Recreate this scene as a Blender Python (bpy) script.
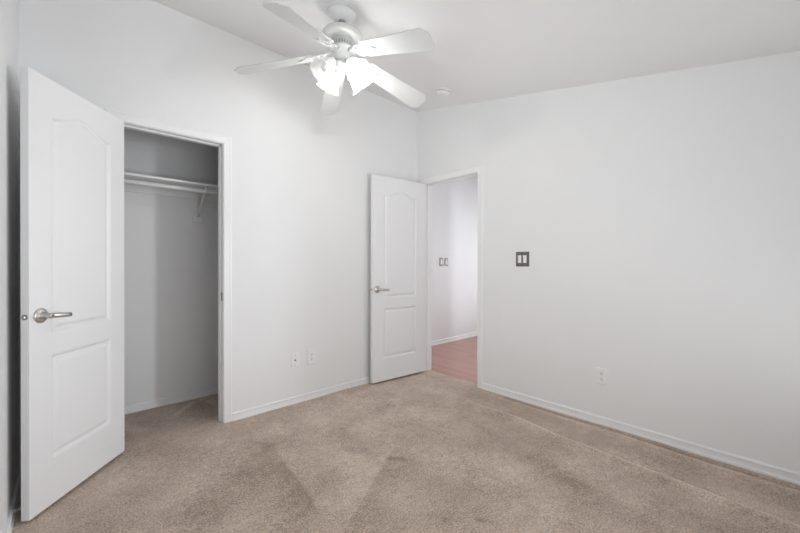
import bpy, bmesh, math, random
from math import sin, cos, pi, radians, sqrt, exp
from mathutils import Vector, Matrix
random.seed(7)
for o in list(bpy.data.objects):
    bpy.data.objects.remove(o, do_unlink=True)
SC = bpy.context.scene
COL = SC.collection

# ------------------------------------------------------------------ camera
cd = bpy.data.cameras.new('camera')
cd.sensor_fit = 'HORIZONTAL'; cd.sensor_width = 36.0
cd.lens = 355.703 / 800 * 36
cd.clip_start = 0.02
cam = bpy.data.objects.new('camera', cd); COL.objects.link(cam)
R_ = Vector((0.732987, -0.680241, 0.001644)); U_ = Vector((0.001255, 0.003769, 0.999992)); F_ = Vector((0.680242, 0.732979, -0.003616))
M = Matrix((R_, U_, -F_)).transposed().to_4x4()
M.translation = Vector((-2.8553, -2.7982, 1.1630))
cam.matrix_world = M
SC.camera = cam

# ------------------------------------------------------------------ world, added daylight fill, exposure
wd = bpy.data.worlds.new('sky'); SC.world = wd; wd.use_nodes = True
bg = wd.node_tree.nodes['Background']; bg.inputs[0].default_value = (0.75, 0.86, 1.0, 1); bg.inputs[1].default_value = 0.25
BULB = 230.0
def area(name, loc, rot, sx, sy, power, color):
    l = bpy.data.lights.new(name, 'AREA'); l.shape = 'RECTANGLE'; l.size = sx; l.size_y = sy; l.energy = power; l.color = color
    o = bpy.data.objects.new(name, l); COL.objects.link(o); o.location = loc; o.rotation_euler = rot
    return o
area('added_front_fill', (-1.55, -4.05, 0.75), (radians(132), 0, 0), 3.0, 1.7, 82, (0.965, 0.98, 1.0))  # added fill lamp behind the viewer, tilted up to brighten the ceiling
area('added_side_fill', (-3.72, -1.85, 0.75), (radians(90), 0, radians(-90)), 1.6, 1.7, 57, (0.965, 0.98, 1.0)).rotation_euler = Vector((1, 0, 0.9)).to_track_quat('-Z', 'Y').to_euler()  # added fill lamp on the left, lifts the right wall and ceiling
area('added_hall_fill', (1.10, -7.0, 1.6), (radians(90), 0, 0), 0.45, 2.2, 120, (0.90, 0.94, 1.0))  # added lamp set far out to draw a light edge on the hall wall
area('added_hall_end_fill', (3.62, -0.55, 1.25), (radians(90), 0, radians(90)), 1.7, 1.9, 82, (0.92, 0.95, 1.0))  # added fill lamp to brighten the hall floor and wall
SC.view_settings.view_transform = 'Standard'; SC.view_settings.look = 'None'
SC.view_settings.gamma = 1.0; SC.view_settings.use_curve_mapping = False
SC.view_settings.exposure = -0.12

# ------------------------------------------------------------------ measures
XC, HC, KC = -3.057, 2.882, 0.2006       # left wall, ceiling height at the back wall, ceiling slope
YF = -3.40                               # front wall, behind the camera
CL, CR, CTOP = -2.637, -2.033, 2.050     # closet opening
HL, HR = -0.117, -0.811                  # hall opening (y)
CD_, HY = 0.698, 0.672                   # closet back wall, hall wall
WT = 0.115
def ceil_z(y): return HC + KC * y

# ------------------------------------------------------------------ materials
def newmat(name):
    m = bpy.data.materials.new(name); m.use_nodes = True
    n = m.node_tree.nodes; l = m.node_tree.links
    return m, n, l, n['Principled BSDF']
def bump_on(n, l, p, scale, strength, dist=0.002, detail=3, kind='NOISE'):
    tc = n.new('ShaderNodeTexCoord'); t = n.new('ShaderNodeTexNoise'); t.inputs['Scale'].default_value = scale; t.inputs['Detail'].default_value = detail
    l.new(tc.outputs['Object'], t.inputs['Vector'])
    b = n.new('ShaderNodeBump'); b.inputs['Strength'].default_value = strength; b.inputs['Distance'].default_value = dist
    l.new(t.outputs['Fac'], b.inputs['Height']); l.new(b.outputs['Normal'], p.inputs['Normal'])
    return tc, t
def plain(name, col, rough, metal=0.0, bscale=0, bstr=0, spec=0.5, var=0.0):
    m, n, l, p = newmat(name)
    p.inputs['Base Color'].default_value = (*col, 1); p.inputs['Roughness'].default_value = rough; p.inputs['Metallic'].default_value = metal
    p.inputs['Specular IOR Level'].default_value = spec
    if bscale: bump_on(n, l, p, bscale, bstr)
    if var:
        tc = n.new('ShaderNodeTexCoord'); t = n.new('ShaderNodeTexNoise'); t.inputs['Scale'].default_value = 6; t.inputs['Detail'].default_value = 4
        mp = n.new('ShaderNodeMapRange'); mp.inputs['To Min'].default_value = 1 - var; mp.inputs['To Max'].default_value = 1 + var
        mx = n.new('ShaderNodeVectorMath'); mx.operation = 'SCALE'; mx.inputs[0].default_value = col
        l.new(tc.outputs['Object'], t.inputs['Vector']); l.new(t.outputs['Fac'], mp.inputs['Value']); l.new(mp.outputs['Result'], mx.inputs['Scale'])
        l.new(mx.outputs['Vector'], p.inputs['Base Color'])
    return m
WALL = plain('wall_paint', (0.87, 0.87, 0.868), 0.55, bscale=170, bstr=0.10, spec=0.3, var=0.012)
CEIL = plain('ceiling_paint', (0.90, 0.90, 0.897), 0.8, bscale=90, bstr=0.15, spec=0.2, var=0.012)
TRIM = plain('trim_paint', (0.90, 0.90, 0.898), 0.35, var=0.008)
DOORP = plain('door_paint', (0.86, 0.86, 0.862), 0.38, bscale=60, bstr=0.02, var=0.006)
PLAST = plain('white_plastic', (0.90, 0.90, 0.89), 0.35, var=0.01)
FANW = plain('fan_white_enamel', (0.65, 0.66, 0.65), 0.3, var=0.01)
NICK = plain('satin_nickel', (0.60, 0.575, 0.545), 0.30, 1.0, bscale=300, bstr=0.03)
PLATE = plain('polished_plate_metal', (0.17, 0.155, 0.14), 0.38, 0.85, bscale=200, bstr=0.03)
DARK = plain('dark_slot', (0.03, 0.03, 0.03), 0.6, bscale=100, bstr=0.05)
GREY = plain('grey_steel', (0.30, 0.30, 0.29), 0.4, 0.8, bscale=100, bstr=0.03)
WIRE = plain('white_coated_steel', (0.82, 0.82, 0.81), 0.3, var=0.01)

def carpet_mat():
    m, n, l, p = newmat('beige_cut_pile_carpet')
    p.inputs['Roughness'].default_value = 0.95; p.inputs['Specular IOR Level'].default_value = 0.1
    p.inputs['Sheen Weight'].default_value = 0.15; p.inputs['Sheen Roughness'].default_value = 0.5
    tc = n.new('ShaderNodeTexCoord')
    def noise(scale, detail, rough=0.5):
        t = n.new('ShaderNodeTexNoise'); t.inputs['Scale'].default_value = scale; t.inputs['Detail'].default_value = detail; t.inputs['Roughness'].default_value = rough
        l.new(tc.outputs['Object'], t.inputs['Vector']); return t
    big = noise(3.2, 5, 0.62); mid = noise(24, 3); fine = noise(115, 3, 0.75)
    at = n.new('ShaderNodeAttribute'); at.attribute_name = 'nap_shade'  # pile marks, plus painted light and shade of the wrinkle and baseboard line
    def math_(op, a, b):
        x = n.new('ShaderNodeMath'); x.operation = op
        for i, v in enumerate((a, b)):
            if hasattr(v, 'is_output'): l.new(v, x.inputs[i])
            else: x.inputs[i].default_value = v
        return x.outputs[0]
    s = math_('MULTIPLY', math_('SUBTRACT', big.outputs['Fac'], 0.5), 1.15)
    s = math_('ADD', s, math_('MULTIPLY', math_('SUBTRACT', mid.outputs['Fac'], 0.5), 0.5))
    s = math_('ADD', s, math_('MULTIPLY', math_('SUBTRACT', fine.outputs['Fac'], 0.5), 2.6))
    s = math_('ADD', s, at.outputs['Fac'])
    s = math_('ADD', s, 0.5)
    cr = n.new('ShaderNodeValToRGB')
    cr.color_ramp.elements[0].position = 0.0; cr.color_ramp.elements[0].color = (0.34, 0.249, 0.190, 1)
    cr.color_ramp.elements[1].position = 1.0; cr.color_ramp.elements[1].color = (0.86, 0.71, 0.595, 1)
    l.new(s, cr.inputs['Fac']); l.new(cr.outputs['Color'], p.inputs['Base Color'])
    b = n.new('ShaderNodeBump'); b.inputs['Strength'].default_value = 0.8; b.inputs['Distance'].default_value = 0.010
    l.new(fine.outputs['Fac'], b.inputs['Height']); l.new(b.outputs['Normal'], p.inputs['Normal'])
    return m
CARPET = carpet_mat()
def wood_mat():
    m, n, l, p = newmat('red_brown_wood_planks')
    p.inputs['Roughness'].default_value = 0.22
    tc = n.new('ShaderNodeTexCoord')
    mp = n.new('ShaderNodeMapping'); mp.inputs['Rotation'].default_value = (0, 0, radians(90))
    l.new(tc.outputs['Object'], mp.inputs['Vector'])
    br = n.new('ShaderNodeTexBrick'); br.inputs['Scale'].default_value = 1.0; br.inputs['Brick Width'].default_value = 1.1; br.inputs['Row Height'].default_value = 0.083
    br.inputs['Mortar Size'].default_value = 0.0012; br.inputs['Color1'].default_value = (0.42, 0.20, 0.145, 1); br.inputs['Color2'].default_value = (0.50, 0.25, 0.19, 1); br.inputs['Mortar'].default_value = (0.20, 0.08, 0.05, 1)
    l.new(mp.outputs[0], br.inputs['Vector'])
    m2 = n.new('ShaderNodeMapping'); m2.inputs['Scale'].default_value = (30, 2.0, 30); l.new(tc.outputs['Object'], m2.inputs['Vector'])
    ns = n.new('ShaderNodeTexNoise'); ns.inputs['Scale'].default_value = 1.5; ns.inputs['Detail'].default_value = 4; l.new(m2.outputs[0], ns.inputs['Vector'])
    mr = n.new('ShaderNodeMapRange'); mr.inputs['To Min'].default_value = 0.8; mr.inputs['To Max'].default_value = 1.2; l.new(ns.outputs['Fac'], mr.inputs['Value'])
    vm = n.new('ShaderNodeVectorMath'); vm.operation = 'SCALE'; l.new(br.outputs['Color'], vm.inputs[0]); l.new(mr.outputs[0], vm.inputs['Scale'])
    l.new(vm.outputs[0], p.inputs['Base Color'])
    return m
WOOD = wood_mat()
def shade_mat():
    m, n, l, p = newmat('frosted_white_glass'); n.remove(p); out = n['Material Output']
    tr = n.new('ShaderNodeBsdfTransparent'); tl = n.new('ShaderNodeBsdfTranslucent'); df = n.new('ShaderNodeBsdfDiffuse')
    tc = n.new('ShaderNodeTexCoord'); ns = n.new('ShaderNodeTexNoise'); ns.inputs['Scale'].default_value = 40; l.new(tc.outputs['Object'], ns.inputs['Vector'])
    cr = n.new('ShaderNodeValToRGB'); cr.color_ramp.elements[0].color = (0.86, 0.87, 0.86, 1); cr.color_ramp.elements[1].color = (0.95, 0.95, 0.94, 1)
    l.new(ns.outputs['Fac'], cr.inputs['Fac'])
    for x in (tl, df): l.new(cr.outputs['Color'], x.inputs['Color'])
    a = n.new('ShaderNodeMixShader'); a.inputs[0].default_value = 0.45; l.new(tl.outputs[0], a.inputs[1]); l.new(df.outputs[0], a.inputs[2])
    b = n.new('ShaderNodeMixShader'); b.inputs[0].default_value = 0.5; l.new(a.outputs[0], b.inputs[1]); l.new(tr.outputs[0], b.inputs[2])
    l.new(b.outputs[0], out.inputs['Surface'])
    return m
SHADE = shade_mat()
def bulb_mat():
    m, n, l, p = newmat('lit_bulb_glass')
    p.inputs['Base Color'].default_value = (1, 1, 1, 1)
    p.inputs['Emission Color'].default_value = (1.0, 0.985, 0.96, 1); p.inputs['Emission Strength'].default_value = BULB
    return m
BULBM = bulb_mat()
def pane_mat():
    m, n, l, p = newmat('window_glass'); n.remove(p); out = n['Material Output']
    tr = n.new('ShaderNodeBsdfTransparent'); gl = n.new('ShaderNodeBsdfGlossy'); gl.inputs['Roughness'].default_value = 0.02
    fr = n.new('ShaderNodeFresnel'); mx = n.new('ShaderNodeMixShader')
    l.new(fr.outputs[0], mx.inputs[0]); l.new(tr.outputs[0], mx.inputs[1]); l.new(gl.outputs[0], mx.inputs[2]); l.new(mx.outputs[0], out.inputs['Surface'])
    return m
OFFB = plain('unlit_frosted_bulb_glass', (0.78, 0.78, 0.77), 0.25, var=0.01)
PANE = pane_mat()

# ------------------------------------------------------------------ mesh helpers
def box(bm, x0, x1, y0, y1, z0, z1, bev=0.0, seg=2):
    b = bmesh.new(); bmesh.ops.create_cube(b, size=1.0)
    for v in b.verts:
        v.co = Vector(((x0 + x1) / 2 + v.co.x * (x1 - x0), (y0 + y1) / 2 + v.co.y * (y1 - y0), (z0 + z1) / 2 + v.co.z * (z1 - z0)))
    if bev: bmesh.ops.bevel(b, geom=list(b.edges), offset=bev, segments=seg, affect='EDGES', profile=0.5)
    merge(bm, b)
def merge(bm, b, mat=None):
    vm = {}
    for v in b.verts: vm[v] = bm.verts.new(mat @ v.co if mat else v.co)
    for f in b.faces:
        try: nf = bm.faces.new([vm[v] for v in f.verts]); nf.smooth = f.smooth
        except ValueError: pass
    b.free()
def lathe(bm, prof, seg=40, mat=None, scallop=None):
    """profile [(r, z)...] turned about z"""
    b = bmesh.new(); rings = []
    for i, (r, z) in enumerate(prof):
        ring = []
        if r < 1e-6: ring = [b.verts.new((0, 0, z))]
        else:
            for k in range(seg):
                a = 2 * pi * k / seg; rr = r * (scallop(i, a) if scallop else 1)
                ring.append(b.verts.new((rr * cos(a), rr * sin(a), z)))
        rings.append(ring)
    for A, B in zip(rings, rings[1:]):
        for k in range(seg):
            j = (k + 1) % seg
            if len(A) == 1 and len(B) > 1: f = b.faces.new((A[0], B[k], B[j]))
            elif len(B) == 1 and len(A) > 1: f = b.faces.new((A[j], A[k], B[0]))
            elif len(A) > 1: f = b.faces.new((A[k], A[j], B[j], B[k]))
            else: continue
            f.smooth = True
    bmesh.ops.recalc_face_normals(b, faces=b.faces)
    merge(bm, b, mat)
def tube(bm, pts, rad, seg=14, mat=None, cap=True):
    """swept tube; rad a number or (ry, rz) per point or list"""
    b = bmesh.new(); pts = [Vector(p) for p in pts]; rings = []
    for i, p in enumerate(pts):
        t = (pts[min(i + 1, len(pts) - 1)] - pts[max(i - 1, 0)]).normalized()
        ref = Vector((0, 0, 1)) if abs(t.z) < 0.9 else Vector((1, 0, 0))
        s = t.cross(ref).normalized(); u = s.cross(t).normalized()
        r = rad[i] if isinstance(rad, list) else rad
        ra, rb = r if isinstance(r, tuple) else (r, r)
        rings.append([b.verts.new(p + s * ra * cos(2 * pi * k / seg) + u * rb * sin(2 * pi * k / seg)) for k in range(seg)])
    for A, B in zip(rings, rings[1:]):
        for k in range(seg):
            f = b.faces.new((A[k], A[(k + 1) % seg], B[(k + 1) % seg], B[k])); f.smooth = True
    if cap: b.faces.new(rings[0][::-1]); b.faces.new(rings[-1])
    bmesh.ops.recalc_face_normals(b, faces=b.faces)
    merge(bm, b, mat)
def prism(bm, poly, z0, z1, mat=None, bev=0.0):
    """polygon in xy extruded from z0 to z1"""
    b = bmesh.new()
    lo = [b.verts.new((x, y, z0)) for x, y in poly]; hi = [b.verts.new((x, y, z1)) for x, y in poly]
    n = len(poly)
    b.faces.new(lo[::-1]); b.faces.new(hi)
    for k in range(n): b.faces.new((lo[k], lo[(k + 1) % n], hi[(k + 1) % n], hi[k]))
    bmesh.ops.recalc_face_normals(b, faces=b.faces)
    if bev: bmesh.ops.bevel(b, geom=list(b.edges), offset=bev, segments=2, affect='EDGES', profile=0.5)
    merge(bm, b, mat)
def sweep(bm, prof, a, b_, normal):
    """moulding: profile [(out, up)...] run straight from a to b, 'out' along normal"""
    a = Vector(a); b_ = Vector(b_); n = Vector(normal); up = Vector((0, 0, 1))
    B = bmesh.new()
    ra = [B.verts.new(a + n * o + up * u) for o, u in prof]; rb = [B.verts.new(b_ + n * o + up * u) for o, u in prof]
    k = len(prof)
    for i in range(k): B.faces.new((ra[i], ra[(i + 1) % k], rb[(i + 1) % k], rb[i]))
    B.faces.new(ra[::-1]); B.faces.new(rb)
    bmesh.ops.recalc_face_normals(B, faces=B.faces)
    merge(bm, B)
def link(name, bm, mat, parent=None, loc=None, rot=None, weld=False):
    if weld: bmesh.ops.remove_doubles(bm, verts=bm.verts, dist=1e-5)
    me = bpy.data.meshes.new(name); bm.to_mesh(me); bm.free()
    me.materials.append(mat)
    o = bpy.data.objects.new(name, me); COL.objects.link(o)
    if parent: o.parent = parent
    if loc: o.location = loc
    if rot: o.rotation_euler = rot
    return o
def tag(o, label, cat, group=None, kind=None):
    o['label'] = label; o['category'] = cat
    if group: o['group'] = group
    if kind: o['kind'] = kind
    return o
def empty(name, loc=(0, 0, 0), rot=(0, 0, 0)):
    o = bpy.data.objects.new(name, None); COL.objects.link(o); o.location = loc; o.rotation_euler = rot; o.empty_display_size = 0.05
    return o
def struct(name, bm, mat, label, cat): return tag(link(name, bm, mat), label, cat, kind='structure')

# ------------------------------------------------------------------ room shell
bm = bmesh.new()                                       # back wall with the closet opening
zt = HC + 0.03
box(bm, XC - 0.1, CL - 0.018, 0, WT, -0.03, zt); box(bm, CR + 0.018, 0, 0, WT, -0.03, zt); box(bm, CL - 0.018, CR + 0.018, 0, WT, CTOP + 0.018, zt)
struct('wall_back', bm, WALL, 'white textured back wall with the closet opening', 'wall')
bm = bmesh.new()                                       # right wall with the hall opening, its top along the slope
def slope_piece(bm, y0, y1, z0):
    vs = []
    for x in (0, WT):
        vs.append([bm.verts.new((x, y0, z0)), bm.verts.new((x, y1, z0)), bm.verts.new((x, y1, ceil_z(y1) + 0.03)), bm.verts.new((x, y0, ceil_z(y0) + 0.03))])
    a, b = vs
    bm.faces.new(a); bm.faces.new(b[::-1])
    for i in range(4): bm.faces.new((a[i], b[i], b[(i + 1) % 4], a[(i + 1) % 4]))
slope_piece(bm, YF - 0.1, HR - 0.018, -0.03); slope_piece(bm, HL + 0.018, HY + 0.1, -0.03); slope_piece(bm, HR - 0.018, HL + 0.018, CTOP + 0.018)
bmesh.ops.recalc_face_normals(bm, faces=bm.faces)
struct('wall_right', bm, WALL, 'long white right wall with the doorway to the hall', 'wall')
LY0, LY1, LZ0, LZ1 = -2.62, -1.08, 0.45, 2.05
bm = bmesh.new()
for a in ((YF - 0.1, LY0, -0.03, zt), (LY1, CD_ + 0.1, -0.03, zt), (LY0, LY1, -0.03, LZ0), (LY0, LY1, LZ1, zt)): box(bm, XC - 0.1, XC, a[0], a[1], a[2], a[3])
struct('wall_left', bm, WALL, 'white left wall half hidden behind the open closet door', 'wall')
bm = bmesh.new()                                       # wall behind the camera, with an added window
WX0, WX1, WZ0, WZ1 = -2.95, -0.15, 0.45, 2.05
for a in ((XC - 0.1, WX0, -0.03, 2.35), (WX1, 0.1, -0.03, 2.35), (WX0, WX1, -0.03, WZ0), (WX0, WX1, WZ1, 2.35)): box(bm, a[0], a[1], YF - 0.12, YF, a[2], a[3])
struct('wall_front', bm, WALL, 'white wall with the added wide window behind the viewer', 'wall')
def window(name, a0, a1, pl, z0, z1, label, side=False):
    def bx(bm, u0, u1, d0, d1, za, zb, bev=0):
        if side: box(bm, pl - d1, pl - d0, u0, u1, za, zb, bev)
        else: box(bm, u0, u1, pl - d1, pl - d0, za, zb, bev)
    bm = bmesh.new(); t = 0.045; mid = (a0 + a1) / 2
    for a in ((a0, a0 + t, z0, z1), (a1 - t, a1, z0, z1), (a0, a1, z0, z0 + t), (a0, a1, z1 - t, z1), (mid - t / 2, mid + t / 2, z0, z1)): bx(bm, a[0], a[1], 0.03, 0.08, a[2], a[3], 0.004)
    w = struct(name, bm, TRIM, label, 'window')
    bm = bmesh.new(); bx(bm, a0 + 0.02, a1 - 0.02, 0.052, 0.058, z0 + 0.02, z1 - 0.02); link('pane', bm, PANE, w)
window('added_window_1', WX0, WX1, YF, WZ0, WZ1, 'added white framed sliding window behind the viewer')  # unseen window added to let the front fill lamp in
window('added_window_3', LY0, LY1, XC, LZ0, LZ1, 'added white framed side window in the left wall outside the view', True)  # unseen window added for the side fill lamp
bm = bmesh.new()                                       # sloping ceiling slab
vs = []
for y in (YF - 0.15, WT):
    for x in (XC - 0.12, 0.1):
        for d in (0, 0.12): vs.append(bm.verts.new((x, y, ceil_z(y) + d)))
bmesh.ops.convex_hull(bm, input=vs); bmesh.ops.recalc_face_normals(bm, faces=bm.faces)
struct('ceiling', bm, CEIL, 'sloping white ceiling carrying the fan', 'ceiling')
# closet
bm = bmesh.new(); box(bm, XC - 0.1, -0.9, CD_, CD_ + 0.1, -0.03, 2.5)
struct('wall_closet_back', bm, WALL, 'white back wall inside the closet', 'wall')
bm = bmesh.new(); box(bm, -0.95, -0.85, WT, CD_ + 0.1, -0.03, 2.5)
struct('wall_closet_side', bm, WALL, 'white side wall inside the closet', 'wall')
bm = bmesh.new(); box(bm, XC - 0.1, -0.85, WT, CD_ + 0.1, 2.45, 2.53)
struct('ceiling_closet', bm, CEIL, 'white ceiling inside the closet', 'ceiling')
# hall
HX1, HYF = 3.4, -1.75
bm = bmesh.new(); box(bm, WT, HX1 + 0.1, HY, HY + 0.1, -0.05, 2.7)
struct('wall_hall_back', bm, WALL, 'white hall wall with two light switches seen through the doorway', 'wall')
bm = bmesh.new(); ey0, ey1, ez0, ez1 = -1.45, 0.35, 0.3, 2.2
for a in ((HYF - 0.1, ey0, -0.05, 2.7), (ey1, HY, -0.05, 2.7), (ey0, ey1, -0.05, ez0), (ey0, ey1, ez1, 2.7)): box(bm, HX1, HX1 + 0.1, a[0], a[1], a[2], a[3])
struct('wall_hall_end', bm, WALL, 'white wall at the far end of the hall', 'wall')
bm = bmesh.new()
hx0, hx1, hz0, hz1 = 1.3, 2.6, 0.3, 2.2
for a in ((WT, hx0, -0.05, 2.7), (hx1, HX1, -0.05, 2.7), (hx0, hx1, -0.05, hz0), (hx0, hx1, hz1, 2.7)): box(bm, a[0], a[1], HYF - 0.1, HYF, a[2], a[3])
struct('wall_hall_front', bm, WALL, 'white hall wall with an added hall window', 'wall')
window('added_window_2', hx0, hx1, HYF, hz0, hz1, 'added white framed tall hall window out of view')  # unseen window added, its left jamb cuts the hall lamp's light
window('added_window_4', ey0, ey1, HX1 + 0.1, ez0, ez1, 'added white framed window at the far end of the hall', True)  # unseen window added for the hall end fill lamp
bm = bmesh.new(); box(bm, WT, HX1 + 0.1, HYF - 0.1, HY + 0.1, 2.6, 2.7)
struct('ceiling_hall', bm, CEIL, 'flat white hall ceiling', 'ceiling')
bm = bmesh.new(); box(bm, 0.075, HX1 + 0.1, HYF - 0.1, HY + 0.1, -0.06, -0.006)
struct('floor_hall', bm, WOOD, 'glossy red brown wood plank floor of the hall', 'floor')

# ------------------------------------------------------------------ carpet
def seg_d(px, py, pts):
    best = (9, 0)
    for (ax, ay), (bx, by) in zip(pts, pts[1:]):
        dx, dy = bx - ax, by - ay; L = dx * dx + dy * dy
        t = max(0, min(1, ((px - ax) * dx + (py - ay) * dy) / L))
        ex, ey = px - ax - t * dx, py - ay - t * dy
        d = sqrt(ex * ex + ey * ey)
        if d < best[0]: best = (d, 1 if dx * ey - dy * ex > 0 else -1)
    return best
# pile lying another way: (polyline, amount, softness on its left, softness on its right)
NAP = [([(-0.692, -1.342), (-0.807, -1.696), (-0.868, -2.041), (-0.931, -2.353)], -0.20, 0.07, 0.09),
       ([(-0.463, -1.252), (-0.579, -1.529), (-0.66, -1.75)], -0.10, 0.05, 0.07),
       ([(-1.90, -0.519), (-1.929, -0.739), (-1.96, -1.009), (-1.986, -1.229)], -0.15, 0.014, 0.13),
       ([(-1.935, -0.80), (-1.965, -1.04), (-1.986, -1.22)], -0.17, 0.012, 0.06),
       ([(-2.30, -0.95), (-2.15, -0.80), (-2.03, -0.78)], -0.12, 0.09, 0.12),
       ([(-1.558, -0.938), (-1.5, -1.008), (-1.498, -1.106)], -0.22, 0.03, 0.06),
       ([(-1.45, -1.181), (-1.388, -1.238)], -0.45, 0.012, 0.02),
       ([(-1.469, -1.193), (-1.696, -1.336), (-1.881, -1.45), (-1.98, -1.52)], -0.16, 0.14, 0.01),
       ([(-1.46, -1.17), (-1.69, -1.31), (-1.88, -1.43)], 0.10, 0.008, 0.12),
       ([(-1.539, -0.684), (-1.178, -0.594), (-0.705, -0.611)], -0.13, 0.05, 0.06),
       ([(-0.491, -0.648), (-0.913, -0.708), (-1.349, -0.898)], -0.08, 0.06, 0.06),
       ([(-2.455, -0.963), (-2.281, -0.83), (-1.981, -0.597)], -0.14, 0.10, 0.16),
       ([(-1.909, -0.15), (-1.921, -0.446)], 0.14, 0.02, 0.02),
       ([(-1.097, -0.057), (-1.1, -0.31)], 0.10, 0.03, 0.02),
       ([(-2.25, 0.419), (-2.091, 0.603)], 0.34, 0.02, 0.015),
       ([(-2.22, 0.39), (-2.05, 0.56), (-1.95, 0.3)], -0.24, 0.02, 0.12),
       ([(-2.565, 0.448), (-2.472, 0.236)], 0.28, 0.03, 0.05),
       ([(-1.491, -1.854), (-1.455, -1.905)], -0.35, 0.012, 0.012),
       ([(-0.34, -1.2), (-0.42, -1.9), (-0.46, -2.85)], 0.08, 0.10, 0.04),
       ([(-0.20, -1.0), (-0.22, -1.9), (-0.24, -2.85)], -0.10, 0.10, 0.10)]
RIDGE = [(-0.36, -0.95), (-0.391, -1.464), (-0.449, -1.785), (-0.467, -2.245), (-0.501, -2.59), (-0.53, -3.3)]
LINE2 = [(-0.092, -1.0), (-0.092, -1.915), (-0.106, -2.465), (-0.104, -3.3)]  # line beside the baseboard, its shade painted into the carpet colour
def carpet():
    bm = bmesh.new(); nl = bm.verts.layers.float.new('nap_shade')
    st = 0.01; nx = int((0.078 - XC) / st) + 1; y0 = YF; ny = int((CD_ - YF) / st) + 1
    g = []
    for j in range(ny + 1):
        y = y0 + (CD_ + 0.01 - y0) * j / ny; row = []
        for i in range(nx + 1):
            x = XC - 0.01 + (0.078 - XC + 0.01) * i / nx
            z = 0.0; nap_shade = 0.0
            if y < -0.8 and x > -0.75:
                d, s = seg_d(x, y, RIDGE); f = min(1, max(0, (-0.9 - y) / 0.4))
                z += 0.026 * f * exp(-(d / (0.020 if s > 0 else 0.05)) ** 2); nap_shade += f * (0.42 * exp(-(d / 0.016) ** 2) - (0.42 * exp(-((d - 0.034) / 0.020) ** 2) if s > 0 else 0))  # light crest and shaded flank of the wrinkle painted into the colour
                d, s = seg_d(x, y, LINE2); z += 0.004 * f * exp(-(d / 0.02) ** 2); nap_shade += f * (0.25 * exp(-(d / 0.014) ** 2) - (0.34 * exp(-((d - 0.034) / 0.022) ** 2) if s > 0 else 0))  # light line and gap shade along the baseboard painted into the colour
            for pts, am, sl, sr in NAP:
                if min(abs(x - p[0]) + abs(y - p[1]) for p in pts) > 1.1: continue
                d, s = seg_d(x, y, pts); w = sl if s > 0 else sr
                if d < 4 * w: nap_shade += am * exp(-(d / w) ** 2)
            z += 0.0018 * sin(5.1 * x + 2.3 * y + 1.7 * sin(3 * y)) + 0.0012 * sin(11 * x - 7 * y)
            z -= 0.001
            v = bm.verts.new((x, y, z)); v[nl] = nap_shade; row.append(v)
        g.append(row)
    for j in range(ny):
        for i in range(nx):
            f = bm.faces.new((g[j][i], g[j][i + 1], g[j + 1][i + 1], g[j + 1][i])); f.smooth = True
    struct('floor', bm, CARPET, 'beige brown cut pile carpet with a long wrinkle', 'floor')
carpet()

# ------------------------------------------------------------------ baseboards
BP = [(0, -0.01), (0.016, -0.01), (0.016, 0.010), (0.0115, 0.016), (0.0105, 0.040), (0.0135, 0.045), (0.0135, 0.050), (0.009, 0.056), (0, 0.058)]
CW = 0.057                                             # casing width
def base(name, runs, label):
    bm = bmesh.new()
    for a, b, n in runs: sweep(bm, BP, a, b, n)
    struct(name, bm, TRIM, label, 'baseboard')
base('baseboard_back', [((CR + CW + 0.004, 0, 0), (0, 0, 0), (0, -1, 0)), ((XC, 0, 0), (CL - CW - 0.004, 0, 0), (0, -1, 0))], 'white baseboard along the back wall beside the closet')
base('baseboard_right', [((0, HR - CW - 0.004, 0), (0, YF, 0), (-1, 0, 0))], 'long white baseboard along the right wall')
base('baseboard_left', [((XC, YF, 0), (XC, 0, 0), (1, 0, 0))], 'white baseboard along the left wall behind the closet door')
base('baseboard_front', [((XC, YF, 0), (0, YF, 0), (0, 1, 0))], 'white baseboard under the added window behind the viewer')
base('baseboard_closet', [((XC, CD_, 0), (-0.95, CD_, 0), (0, -1, 0))], 'white baseboard inside the closet')
base('baseboard_hall', [((WT, HY, 0), (HX1, HY, 0), (0, -1, 0))], 'white baseboard of the hall wall beyond the doorway')

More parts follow.
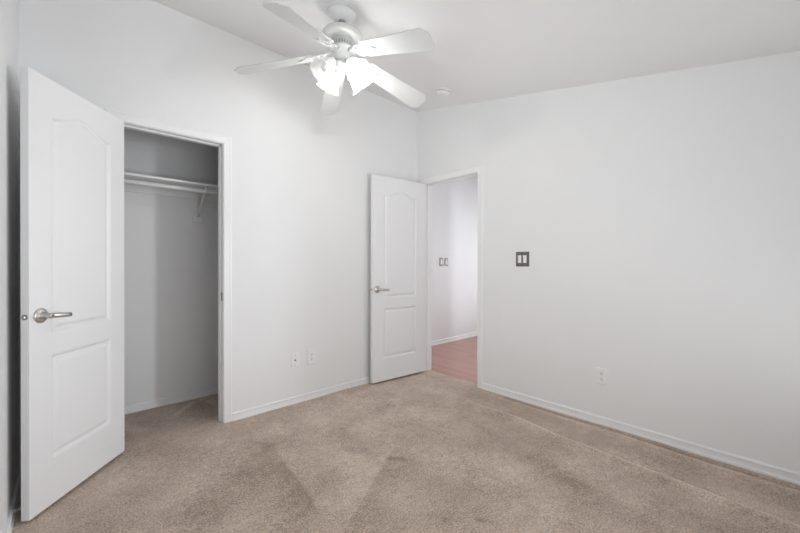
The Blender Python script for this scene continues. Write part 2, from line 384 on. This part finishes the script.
# ------------------------------------------------------------------ casings and jambs
# casing profile across its width: (distance from the opening, projection)
CP = [(0.004, 0), (0.004, 0.007), (0.010, 0.0095), (0.030, 0.0105), (0.044, 0.011), (0.047, 0.0125), (0.056, 0.0125), (0.061, 0.008), (0.061, 0)]
def casing(bm, tf, w, h):
    """three-sided mitred casing; tf maps (u along the wall, out, z), opening from u=0 to w and up to h"""
    n = len(CP); rings = []
    for u, z, su, sz in ((0, -0.01, -1, 0), (0, h, -1, 1), (w, h, 1, 1), (w, -0.01, 1, 0)):
        rings.append([bm.verts.new(tf(u + su * d, o, z + sz * d)) for d, o in CP])
    for A, B in zip(rings, rings[1:]):
        for i in range(n): bm.faces.new((A[i], A[(i + 1) % n], B[(i + 1) % n], B[i]))
    bm.faces.new(rings[0]); bm.faces.new(rings[-1])
def frame(name, tf, w, h, label):
    bm = bmesh.new(); casing(bm, tf, w, h)
    b = bmesh.new(); casing(b, lambda u, o, z: tf(u, -WT - o, z), w, h); merge(bm, b)
    def tb(u0, u1, o0, o1, z0, z1):
        b = bmesh.new(); box(b, u0, u1, o0, o1, z0, z1, 0.0012, 1)
        for v in b.verts: v.co = tf(v.co.x, v.co.y, v.co.z)
        merge(bm, b)
    for u0, u1 in ((-0.018, 0), (w, w + 0.018)): tb(u0, u1, -WT, 0, -0.02, h + 0.018)
    tb(-0.018, w + 0.018, -WT, 0, h, h + 0.018)
    s0, s1 = -0.073, -0.038                              # door stop strip
    for u0, u1 in ((0, 0.011), (w - 0.011, w)): tb(u0, u1, s0, s1, -0.02, h)
    tb(0, w, s0, s1, h - 0.011, h)
    bmesh.ops.recalc_face_normals(bm, faces=bm.faces)
    t = struct(name, bm, TRIM, label, 'door frame')
    b = bmesh.new()                                      # strike plate in the latch-side jamb
    box(b, w - 0.0012, w + 0.001, -0.034, -0.004, 0.90, 0.96, 0.0005, 1)
    for v in b.verts: v.co = tf(v.co.x, v.co.y, v.co.z)
    bmesh.ops.recalc_face_normals(b, faces=b.faces)
    sp = link('strike_plate', b, GREY, t); sp['label'] = 'dark metal strike plate'
    return t
frame('trim_1', lambda u, o, z: Vector((CL + u, -o, z)), CR - CL, CTOP, 'white casing and jamb around the closet opening')
frame('trim_2', lambda u, o, z: Vector((-o, HL - u, z)), HL - HR, CTOP, 'white casing and jamb around the hall doorway')

# ------------------------------------------------------------------ two-panel arch-top doors
TH = 0.035
def door(name, w, loc, ang, label, m0, m1):
    z0, z1 = 0.016, 2.0445
    def prof(d):
        if d <= 0: return 0
        if d < 0.0135: return 0.0125 * (d / 0.0135)
        if d < 0.0155: return 0.0125
        if d < 0.033: return 0.0125 - 0.0095 * (d - 0.0155) / 0.0175
        if d < 0.036: return 0.0030 - 0.0015 * (d - 0.033) / 0.003
        return 0.0015
    xc, hf = (m0 + m1) / 2, (m1 - m0) / 2
    def depth(x, z):
        dx = min(x - m0, m1 - x)
        d1 = min(dx, z - 0.235, 0.730 - z)
        u = max(-1, min(1, (x - xc) / hf)); top = 1.867 + 0.055 * 0.5 * (1 + cos(pi * u)); sl = 0.055 * 0.5 * pi / hf * sin(pi * u)
        d2 = min(dx, z - 0.838, (top - z) / sqrt(1 + sl * sl))
        return prof(max(d1, d2))
    bm = bmesh.new()
    nx = int(round(w / 0.005)); nz = int(round((z1 - z0) / 0.005)); faces = []
    for side in (0, 1):
        g = []
        for j in range(nz + 1):
            z = z0 + (z1 - z0) * j / nz; row = []
            for i in range(nx + 1):
                x = w * i / nx; d = depth(x, z)
                row.append(bm.verts.new((x, TH - d if side else d, z)))
            g.append(row)
        for j in range(nz):
            for i in range(nx):
                q = (g[j][i], g[j][i + 1], g[j + 1][i + 1], g[j + 1][i])
                f = bm.faces.new(q[::-1] if side else q); f.smooth = True
        faces.append(g)
    A, B = faces
    for j in range(nz):
        bm.faces.new((A[j + 1][0], B[j + 1][0], B[j][0], A[j][0])); bm.faces.new((A[j][nx], B[j][nx], B[j + 1][nx], A[j + 1][nx]))
    for i in range(nx):
        bm.faces.new((A[0][i], B[0][i], B[0][i + 1], A[0][i + 1])); bm.faces.new((A[nz][i + 1], B[nz][i + 1], B[nz][i], A[nz][i]))
    bm.normal_update()
    for e in bm.edges:
        if len(e.link_faces) == 2 and e.link_faces[0].normal.dot(e.link_faces[1].normal) < 0.5: e.smooth = False
    me = link(name, bm, DOORP, None, loc, (0, 0, ang)); tag(me, label, 'door', kind='structure')
    # levers on both faces, pointing to the hinge side
    hx, hz = w - 0.055, 0.927
    for s in (1, -1):
        y = TH if s > 0 else 0.0
        T = Matrix.Translation((hx, y, hz)) @ Matrix.Rotation(-s * pi / 2, 4, 'X')      # local z -> out of the face
        bm = bmesh.new()
        lathe(bm, [(0, 0), (0.0345, 0), (0.0345, 0.003), (0.032, 0.0062), (0.024, 0.0085), (0.016, 0.0095), (0.0125, 0.013), (0.0115, 0.030), (0, 0.030)], 40, T)
        h = link('door_handle', bm, NICK, me); h['label'] = 'satin nickel lever handle with round rosette'
        bm = bmesh.new()
        P = [(0.012, 0, 0.034, 0), (0.006, 0, 0.040, 0), (-0.012, 0, 0.045, -0.001), (-0.045, 0, 0.047, -0.0035), (-0.085, 0, 0.047, -0.007), (-0.110, 0, 0.045, -0.009), (-0.115, 0, 0.044, -0.009)]
        RD = [(0.006, 0.008), (0.008, 0.012), (0.0075, 0.012), (0.0065, 0.0115), (0.006, 0.0105), (0.0055, 0.0098), (0.0035, 0.008)]
        b = bmesh.new(); rings = []
        for (px, _, pz, dz), (ro, rz) in zip(P, RD):
            rings.append([b.verts.new((px, -s * (rz * cos(2 * pi * k / 16) + dz), pz + ro * sin(2 * pi * k / 16))) for k in range(16)])
        for Aq, Bq in zip(rings, rings[1:]):
            for k in range(16):
                f = b.faces.new((Aq[k], Aq[(k + 1) % 16], Bq[(k + 1) % 16], Bq[k])); f.smooth = True
        b.faces.new(rings[0][::-1]); b.faces.new(rings[-1])
        bmesh.ops.recalc_face_normals(b, faces=b.faces); merge(bm, b, T)
        lathe(bm, [(0, 0.026), (0.0105, 0.026), (0.0105, 0.050), (0.009, 0.052), (0, 0.052)], 24, T)
        link('lever', bm, NICK, h)
        bm = bmesh.new(); lathe(bm, [(0, 0.0515), (0.0028, 0.0515), (0.0028, 0.0528), (0, 0.0528)], 12, T)
        link('lock_hole', bm, DARK, h)
    TL = Matrix.Translation((w - 0.0005, TH / 2, hz)) @ Matrix.Rotation(pi / 2, 4, 'Y')
    bm = bmesh.new(); lathe(bm, [(0, 0), (0.0125, 0), (0.0125, 0.0020), (0.0105, 0.0028), (0, 0.0028)], 28, TL)
    lp = link('latch_plate', bm, GREY, me)
    bm = bmesh.new(); box(bm, w, w + 0.0085, TH / 2 - 0.0045, TH / 2 + 0.0065, hz - 0.0065, hz + 0.0065, 0.002, 1)
    link('latch_bolt', bm, NICK, lp)
    return me
door('door_1', 0.604, (CL, -0.0148, 0), 4.0322, 'white arch panel closet door standing open against the left wall', 0.114, 0.489)
door('door_2', 0.692, (-0.0147, HL, 0), 3.0580, 'white arch panel bedroom door swung open beside the hall doorway', 0.135, 0.556)

# ------------------------------------------------------------------ closet fittings
SX0, SX1 = XC, -0.95
bm = bmesh.new(); box(bm, SX0 + 0.002, SX1 - 0.002, 0.393, CD_ - 0.001, 1.806, 1.824, 0.002, 1)
tag(link('closet_shelf', bm, TRIM), 'white closet shelf running across above the hanging rod', 'shelf')
bm = bmesh.new(); box(bm, SX0 + 0.002, SX1 - 0.002, CD_ - 0.018, CD_, 1.735, 1.8055, 0.002, 1)
tag(link('shelf_cleat', bm, WALL), 'white painted wood strip on the closet wall under the shelf', 'cleat')
RY, RZ = 0.425, 1.765
bm = bmesh.new(); tube(bm, [(SX0 + 0.001, RY, RZ), (-2.4, RY, RZ), (-1.6, RY, RZ), (SX1 - 0.001, RY, RZ)], 0.0165, 20)
tag(link('closet_rod', bm, WIRE), 'round white hanging rod below the closet shelf', 'rod')
t = empty('shelf_bracket', (-2.036, CD_, 1.53))
tag(t, 'white steel shelf and rod bracket with slanted brace on the closet wall', 'bracket')
bm = bmesh.new(); box(bm, -0.042, 0.042, -0.016, -0.0005, 0.0, 0.204, 0.002, 1); link('backing_board', bm, WALL, t)
bm = bmesh.new(); box(bm, -0.010, 0.010, -0.0185, -0.0165, 0.05, 0.202, 0.0006, 1); box(bm, -0.010, 0.010, -0.295, -0.0185, 0.2725, 0.2752, 0.0006, 1)
box(bm, -0.010, 0.010, -0.0215, -0.0185, 0.20, 0.2725, 0.0006, 1); link('upright', bm, WIRE, t)
bm = bmesh.new(); tube(bm, [(0, -0.022, 0.055), (0, -0.06, 0.085), (0, -0.20, 0.205), (0, -0.262, 0.252), (0, -0.285, 0.270)], (0.0085, 0.004), 10); link('brace', bm, WIRE, t)
bm = bmesh.new()
hp = [(0, RY - CD_ + 0.0205 * cos(a), RZ - 1.53 + 0.0205 * sin(a)) for a in [radians(d) for d in range(-190, 11, 20)]]
tube(bm, hp, (0.009, 0.0022), 8); link('rod_hook', bm, WIRE, t)
bm = bmesh.new(); lathe(bm, [(0, 0), (0.005, 0), (0.004, 0.003), (0, 0.0035)], 14, Matrix.Translation((0.0, -0.296, 0.268)) @ Matrix.Rotation(pi / 2, 4, 'X')); link('screw', bm, GREY, t)

# ------------------------------------------------------------------ wall plates (built facing -y, x across, z up)
def plate_obj(name, loc, rz, w, h, mat, label, cat, group=None, part='plate', thick=0.006):
    t = empty(name, loc, (0, 0, rz)); tag(t, label, cat, group)
    bm = bmesh.new()
    poly = [(-w / 2, -h / 2), (w / 2, -h / 2), (w / 2, h / 2), (-w / 2, h / 2)]
    b = bmesh.new(); e = 0.005
    lo = [b.verts.new((x, 0, z)) for x, z in poly]; mi = [b.verts.new((x, -thick * 0.45, z)) for x, z in poly]
    hi = [b.verts.new((x - math.copysign(e, x), -thick, z - math.copysign(e, z))) for x, z in poly]
    for A, B in ((lo, mi), (mi, hi)):
        for k in range(4): b.faces.new((A[k], A[(k + 1) % 4], B[(k + 1) % 4], B[k]))
    b.faces.new(hi); b.faces.new(lo[::-1]); bmesh.ops.recalc_face_normals(b, faces=b.faces)
    bmesh.ops.bevel(b, geom=list(b.edges), offset=0.0008, segments=2, affect='EDGES', profile=0.5)
    merge(bm, b); link(part, bm, mat, t)
    return t
def screw(t, x, z, y, mat=None):
    bm = bmesh.new(); lathe(bm, [(0, 0), (0.0034, 0), (0.003, 0.0012), (0, 0.0016)], 12, Matrix.Translation((x, y, z)) @ Matrix.Rotation(pi / 2, 4, 'X')); link('screw', bm, mat or PLAST, t)
def receptacle(t, z, th):
    bm = bmesh.new()
    prism(bm, [(-0.017 * 1, -0.009), (-0.012, -0.0145), (0.012, -0.0145), (0.017, -0.009), (0.017, 0.009), (0.012, 0.0145), (-0.012, 0.0145), (-0.017, 0.009)], 0, 0.0035,
          Matrix.Translation((0, -th + 0.0005, z)) @ Matrix.Rotation(pi / 2, 4, 'X'), 0.0008)
    r = link('receptacle', bm, PLAST, t)
    bm = bmesh.new(); y = -th - 0.0030
    box(bm, -0.0078, -0.0052, y - 0.0004, y + 0.001, z + 0.000, z + 0.009); box(bm, 0.0052, 0.0078, y - 0.0004, y + 0.001, z + 0.001, z + 0.008)
    lathe(bm, [(0, 0), (0.003, 0), (0.003, 0.0014), (0, 0.0014)], 12, Matrix.Translation((0, y + 0.001, z - 0.007)) @ Matrix.Rotation(pi / 2, 4, 'X'))
    link('slots', bm, DARK, r)
def outlet(loc, rz, w, h, label):
    t = plate_obj('wall_outlet', loc, rz, w, h, PLAST, label, 'outlet', 'duplex outlets')
    for z in (0.0195, -0.0195): receptacle(t, z, 0.006)
    screw(t, 0, 0, -0.0058); return t
outlet((-1.312, 0, 0.366), 0, 0.082, 0.132, 'oversize white duplex outlet plate on the back wall beside the cable jack')
outlet((0, -1.898, 0.353), -pi / 2, 0.076, 0.120, 'white duplex outlet low on the long right wall')
t = plate_obj('cable_jack', (-1.466, 0, 0.362), 0, 0.072, 0.118, PLAST, 'white cable jack plate low on the back wall nearer the closet', 'jack')
screw(t, 0, 0.042, -0.0058, GREY); screw(t, 0, -0.042, -0.0058, GREY)
bm = bmesh.new(); lathe(bm, [(0, 0), (0.0075, 0), (0.0075, 0.003), (0.0048, 0.003), (0.0048, 0.011), (0.001, 0.011), (0, 0.009)], 20, Matrix.Translation((0, -0.0058, 0)) @ Matrix.Rotation(pi / 2, 4, 'X'))
link('coaxial_connector', bm, GREY, t)
def rocker(t, x, w, h):
    bm = bmesh.new()
    b = bmesh.new(); y = -0.0055
    pr = [(-h / 2, 0.0), (-h / 2, -0.0035), (0, -0.0012), (h / 2, -0.0050), (h / 2, 0.0)]
    L = [b.verts.new((x - w / 2, y + o, z)) for z, o in pr]; Rr = [b.verts.new((x + w / 2, y + o, z)) for z, o in pr]
    for k in range(5): b.faces.new((L[k], L[(k + 1) % 5], Rr[(k + 1) % 5], Rr[k]))
    b.faces.new(L[::-1]); b.faces.new(Rr); bmesh.ops.recalc_face_normals(b, faces=b.faces)
    merge(bm, b); link('rocker', bm, PLAST, t)
t = plate_obj('light_switch', (0, -1.272, 1.217), -pi / 2, 0.122, 0.126, PLATE, 'two gang metal light switch plate with white rockers on the right wall', 'light switch')
for x in (-0.024, 0.024): rocker(t, x, 0.031, 0.066)
for x in (-0.024, 0.024):
    for z in (0.049, -0.049): screw(t, x, z, -0.0058, GREY)
for x, lab in ((1.203, 'single metal light switch plate in the hall, nearer the open bedroom door'), (1.320, 'single metal light switch plate in the hall, farther from the bedroom door')):
    t = plate_obj('light_switch', (x, HY, 1.212), 0, 0.080, 0.124, PLATE, lab, 'light switch', 'hall light switches')
    rocker(t, 0, 0.032, 0.066)
    for z in (0.049, -0.049): screw(t, 0, z, -0.0058, GREY)

# ------------------------------------------------------------------ spring door stop on the left baseboard
t = empty('door_stop', (XC + 0.0115, -0.40, 0.032)); tag(t, 'small spring door stop low on the left wall behind the closet door', 'door stop')
RX = Matrix.Rotation(pi / 2, 4, 'Y')
bm = bmesh.new(); lathe(bm, [(0, 0), (0.010, 0), (0.009, 0.004), (0.005, 0.007), (0, 0.007)], 18, RX); link('base', bm, WIRE, t)
bm = bmesh.new(); tube(bm, [(0.006 + 0.045 * i / 120, 0.0052 * cos(i * 0.62), 0.0052 * sin(i * 0.62)) for i in range(121)], 0.0013, 6); link('spring', bm, WIRE, t)
bm = bmesh.new(); lathe(bm, [(0, 0.050), (0.0065, 0.050), (0.0065, 0.060), (0.005, 0.063), (0, 0.063)], 18, RX); link('rubber_tip', bm, PLAST, t)

# ------------------------------------------------------------------ smoke detector
sdy = -0.712
t = empty('smoke_detector', (-0.391, sdy, ceil_z(sdy)), (math.atan(KC), 0, 0)); tag(t, 'round white smoke detector on the ceiling near the room corner', 'smoke detector')
bm = bmesh.new(); lathe(bm, [(0, 0), (0.066, 0), (0.066, -0.010), (0.060, -0.012), (0, -0.012)], 40); link('base', bm, PLAST, t)
bm = bmesh.new(); lathe(bm, [(0, -0.012), (0.050, -0.012), (0.050, -0.017), (0.056, -0.018), (0.055, -0.030), (0.046, -0.038), (0.020, -0.041), (0, -0.041)], 40); link('cover', bm, PLAST, t)
bm = bmesh.new()
for k in range(16):
    a = 2 * pi * k / 16; b = bmesh.new(); box(b, -0.006, 0.006, -0.0015, 0.0015, -0.0175, -0.0125); merge(bm, b, Matrix.Rotation(a, 4, 'Z') @ Matrix.Translation((0, 0.0505, 0)))
link('vent_slots', bm, GREY, t)
bm = bmesh.new(); lathe(bm, [(0, -0.0395), (0.009, -0.0395), (0.009, -0.043), (0, -0.0435)], 16, Matrix.Translation((-0.018, -0.018, 0))); link('test_button', bm, PLAST, t)

# ------------------------------------------------------------------ ceiling fan
FX, FY = -1.655, -0.989; FZ = ceil_z(FY)
fan = empty('ceiling_fan', (FX, FY, FZ)); tag(fan, 'white five blade ceiling fan with four lit glass shades', 'ceiling fan')
def zz(z): return z - FZ
bm = bmesh.new(); lathe(bm, [(0, 0), (0.084, 0), (0.084, -0.010), (0.079, -0.022), (0.062, -0.040), (0.040, -0.052), (0.026, -0.056), (0, -0.056)], 48, Matrix.Rotation(math.atan(KC), 4, 'X'))
link('canopy', bm, plain('canopy_white_enamel', (0.80, 0.80, 0.79), 0.35, var=0.01), fan)
bm = bmesh.new(); lathe(bm, [(0.011, zz(2.655)), (0.011, zz(2.575))], 20); dr = link('downrod', bm, FANW, fan)
bm = bmesh.new(); lathe(bm, [(0.012, zz(2.634)), (0.0205, zz(2.630)), (0.0225, zz(2.621)), (0.0190, zz(2.613)), (0.012, zz(2.611))], 24); h = link('hanger_ball', bm, GREY, dr); h['label'] = 'dark hanger ball'
bm = bmesh.new()
lathe(bm, [(0, zz(2.588)), (0.022, zz(2.588)), (0.032, zz(2.580)), (0.060, zz(2.573)), (0.094, zz(2.560)), (0.117, zz(2.545)), (0.123, zz(2.530)), (0.121, zz(2.518)), (0.108, zz(2.510)), (0.062, zz(2.508)), (0, zz(2.508))], 56)
mh = link('motor_housing', bm, FANW, fan)
bm = bmesh.new(); lathe(bm, [(0, zz(2.509)), (0.059, zz(2.509)), (0.060, zz(2.503)), (0.057, zz(2.498)), (0.054, zz(2.466)), (0.050, zz(2.462)), (0, zz(2.462))], 48); vc = link('vent_collar', bm, FANW, fan)
bm = bmesh.new()
for k in range(22):
    b = bmesh.new(); box(b, -0.0024, 0.0024, -0.0012, 0.0012, zz(2.470), zz(2.493), 0.0008, 1); merge(bm, b, Matrix.Rotation(2 * pi * k / 22, 4, 'Z') @ Matrix.Translation((0, 0.0553, 0)) )
s = link('vent_slots', bm, GREY, vc); s['label'] = 'grey vent slots'
bm = bmesh.new(); lathe(bm, [(0, zz(2.463)), (0.072, zz(2.463)), (0.074, zz(2.456)), (0.072, zz(2.444)), (0.050, zz(2.440)), (0.049, zz(2.400)), (0.044, zz(2.390)), (0.036, zz(2.387)), (0.036, zz(2.380)), (0.046, zz(2.376)), (0.050, zz(2.362)), (0.044, zz(2.348)), (0.024, zz(2.338)), (0.008, zz(2.334)), (0.007, zz(2.326)), (0, zz(2.324))], 44)
link('switch_housing', bm, FANW, fan)
# blades
R0, R1, SL = 0.175, 0.641, -0.212
def blade_poly():
    W0, W1 = 0.054, 0.074
    up = [(R0, 0.038), (R0 + 0.012, W0), (R0 + 0.20, 0.062), (R1 - 0.036, W1), (R1, 0.040)]
    return up + [(x, -y) for x, y in reversed(up)]
def blade_pair():
    bm = bmesh.new(); prism(bm, blade_poly(), -0.003, 0.003, None, 0.0012)
    bi = bmesh.new()
    tube(bi, [(0.052, 0, 0.012), (0.085, 0, 0.010), (0.120, 0, -0.004), (0.150, 0, -0.008), (0.170, 0, -0.007)], [(0.012, 0.006), (0.012, 0.006), (0.013, 0.005), (0.018, 0.004), (0.024, 0.0035)], 12)
    prism(bi, [(0.150, 0.010), (0.168, 0.034), (0.190, 0.046), (0.214, 0.044), (0.222, 0.032), (0.216, 0.020), (0.236, 0.012), (0.262, 0.010), (0.270, 0.0)] + [(0.262, -0.010), (0.236, -0.012), (0.216, -0.020), (0.222, -0.032), (0.214, -0.044), (0.190, -0.046), (0.168, -0.034), (0.150, -0.010)], -0.0085, -0.0035, None, 0.001)
    for x, y in ((0.196, 0.030), (0.196, -0.030), (0.252, 0)): lathe(bi, [(0, -0.011), (0.004, -0.011), (0.005, -0.008), (0, -0.008)], 10, Matrix.Translation((x, y, 0)))
    for s in (1, -1):                                     # open scrolls of the iron
        tube(bi, [(0.100, s * 0.012, 0.002), (0.122, s * 0.030, -0.003), (0.150, s * 0.040, -0.006), (0.172, s * 0.036, -0.006)], (0.0045, 0.0035), 8)
    return bm, bi
mb = None
for k in range(5):
    a = radians(209.78 - 72 * k - (2.8 if k == 0 else 0))
    er = Vector((cos(a), sin(a), SL - 0.006 * cos(a) + 0.0207 * sin(a))).normalized()
    et = Vector((-sin(a), cos(a), 0)); en = er.cross(et).normalized()
    p = radians(-15.0)
    et2 = et * cos(p) + en * sin(p); en2 = er.cross(et2).normalized()
    Mx = Matrix((er, et2, en2)).transposed().to_4x4(); Mx.translation = Vector((0, 0, zz(2.441)))
    if mb is None:
        b0, b1 = blade_pair(); mb = link('blade', b0, FANW, fan); mi = link('blade_iron', b1, FANW, mb)
        mb.matrix_local = Mx
    else:
        c = mb.copy(); COL.objects.link(c); c.parent = fan; c.matrix_local = Mx
        d = mi.copy(); COL.objects.link(d); d.parent = c
# lamp arms with tulip glass shades
HEAD = radians(47.14); DN = radians(48)
sh0 = None
SP = [(0.024, 0.0), (0.027, 0.006), (0.036, 0.018), (0.045, 0.036), (0.049, 0.056), (0.051, 0.074), (0.056, 0.088), (0.066, 0.101), (0.074, 0.107)]
def scal(i, a): return 1 + (0.012 + 0.03 * max(0, i - 5) / 3) * cos(12 * a)
for rel in (45, -50, -132, 138):
    a = HEAD + radians(rel)
    ax = Vector((cos(a) * cos(DN), sin(a) * cos(DN), -sin(DN)))
    q = ax.to_track_quat('Z', 'Y').to_matrix().to_4x4()
    q.translation = Vector((cos(a) * 0.078, sin(a) * 0.078, zz(2.350)))
    if sh0 is None:
        bm = bmesh.new(); lathe(bm, SP + [(r - 0.0022, z) for r, z in reversed(SP)], 60, None, lambda i, a: scal(i if i < 9 else 17 - i, a))
        sh0 = link('lamp_shade', bm, SHADE, fan); sh0['label'] = 'frosted tulip glass lamp shade'
        bm = bmesh.new(); lathe(bm, [(0, 0.026), (0.012, 0.026), (0.013, 0.036), (0.020, 0.052), (0.0225, 0.066), (0.019, 0.080), (0.010, 0.090), (0, 0.093)], 24)
        bu0 = link('bulb', bm, BULBM, sh0); bu0['label'] = 'lit white bulb'
        bm = bmesh.new(); lathe(bm, [(0, -0.016), (0.016, -0.016), (0.024, -0.010), (0.0275, -0.002), (0.0275, 0.006), (0.023, 0.006), (0.017, 0.004), (0.0145, 0.027), (0, 0.027)], 28)
        so0 = link('socket', bm, FANW, sh0)
        sh0.matrix_local = q
    else:
        c = sh0.copy(); COL.objects.link(c); c.parent = fan; c.matrix_local = q
        for ch in (bu0, so0):
            d = ch.copy(); COL.objects.link(d); d.parent = c
            if ch is bu0 and rel == 138:                   # the shade facing the viewer shows a bulb that is not lit
                d.data = bu0.data.copy(); d.data.materials[0] = OFFB; d['label'] = 'unlit white bulb'
    bm = bmesh.new()
    r0 = Vector((cos(a), sin(a), 0)); end = q.translation - ax * 0.012
    tube(bm, [r0 * 0.030 + Vector((0, 0, zz(2.362))), r0 * 0.052 + Vector((0, 0, zz(2.368))), end + Vector((0, 0, 0.004)) , end + ax * 0.004], 0.0075, 12)
    link('lamp_arm', bm, FANW, fan)
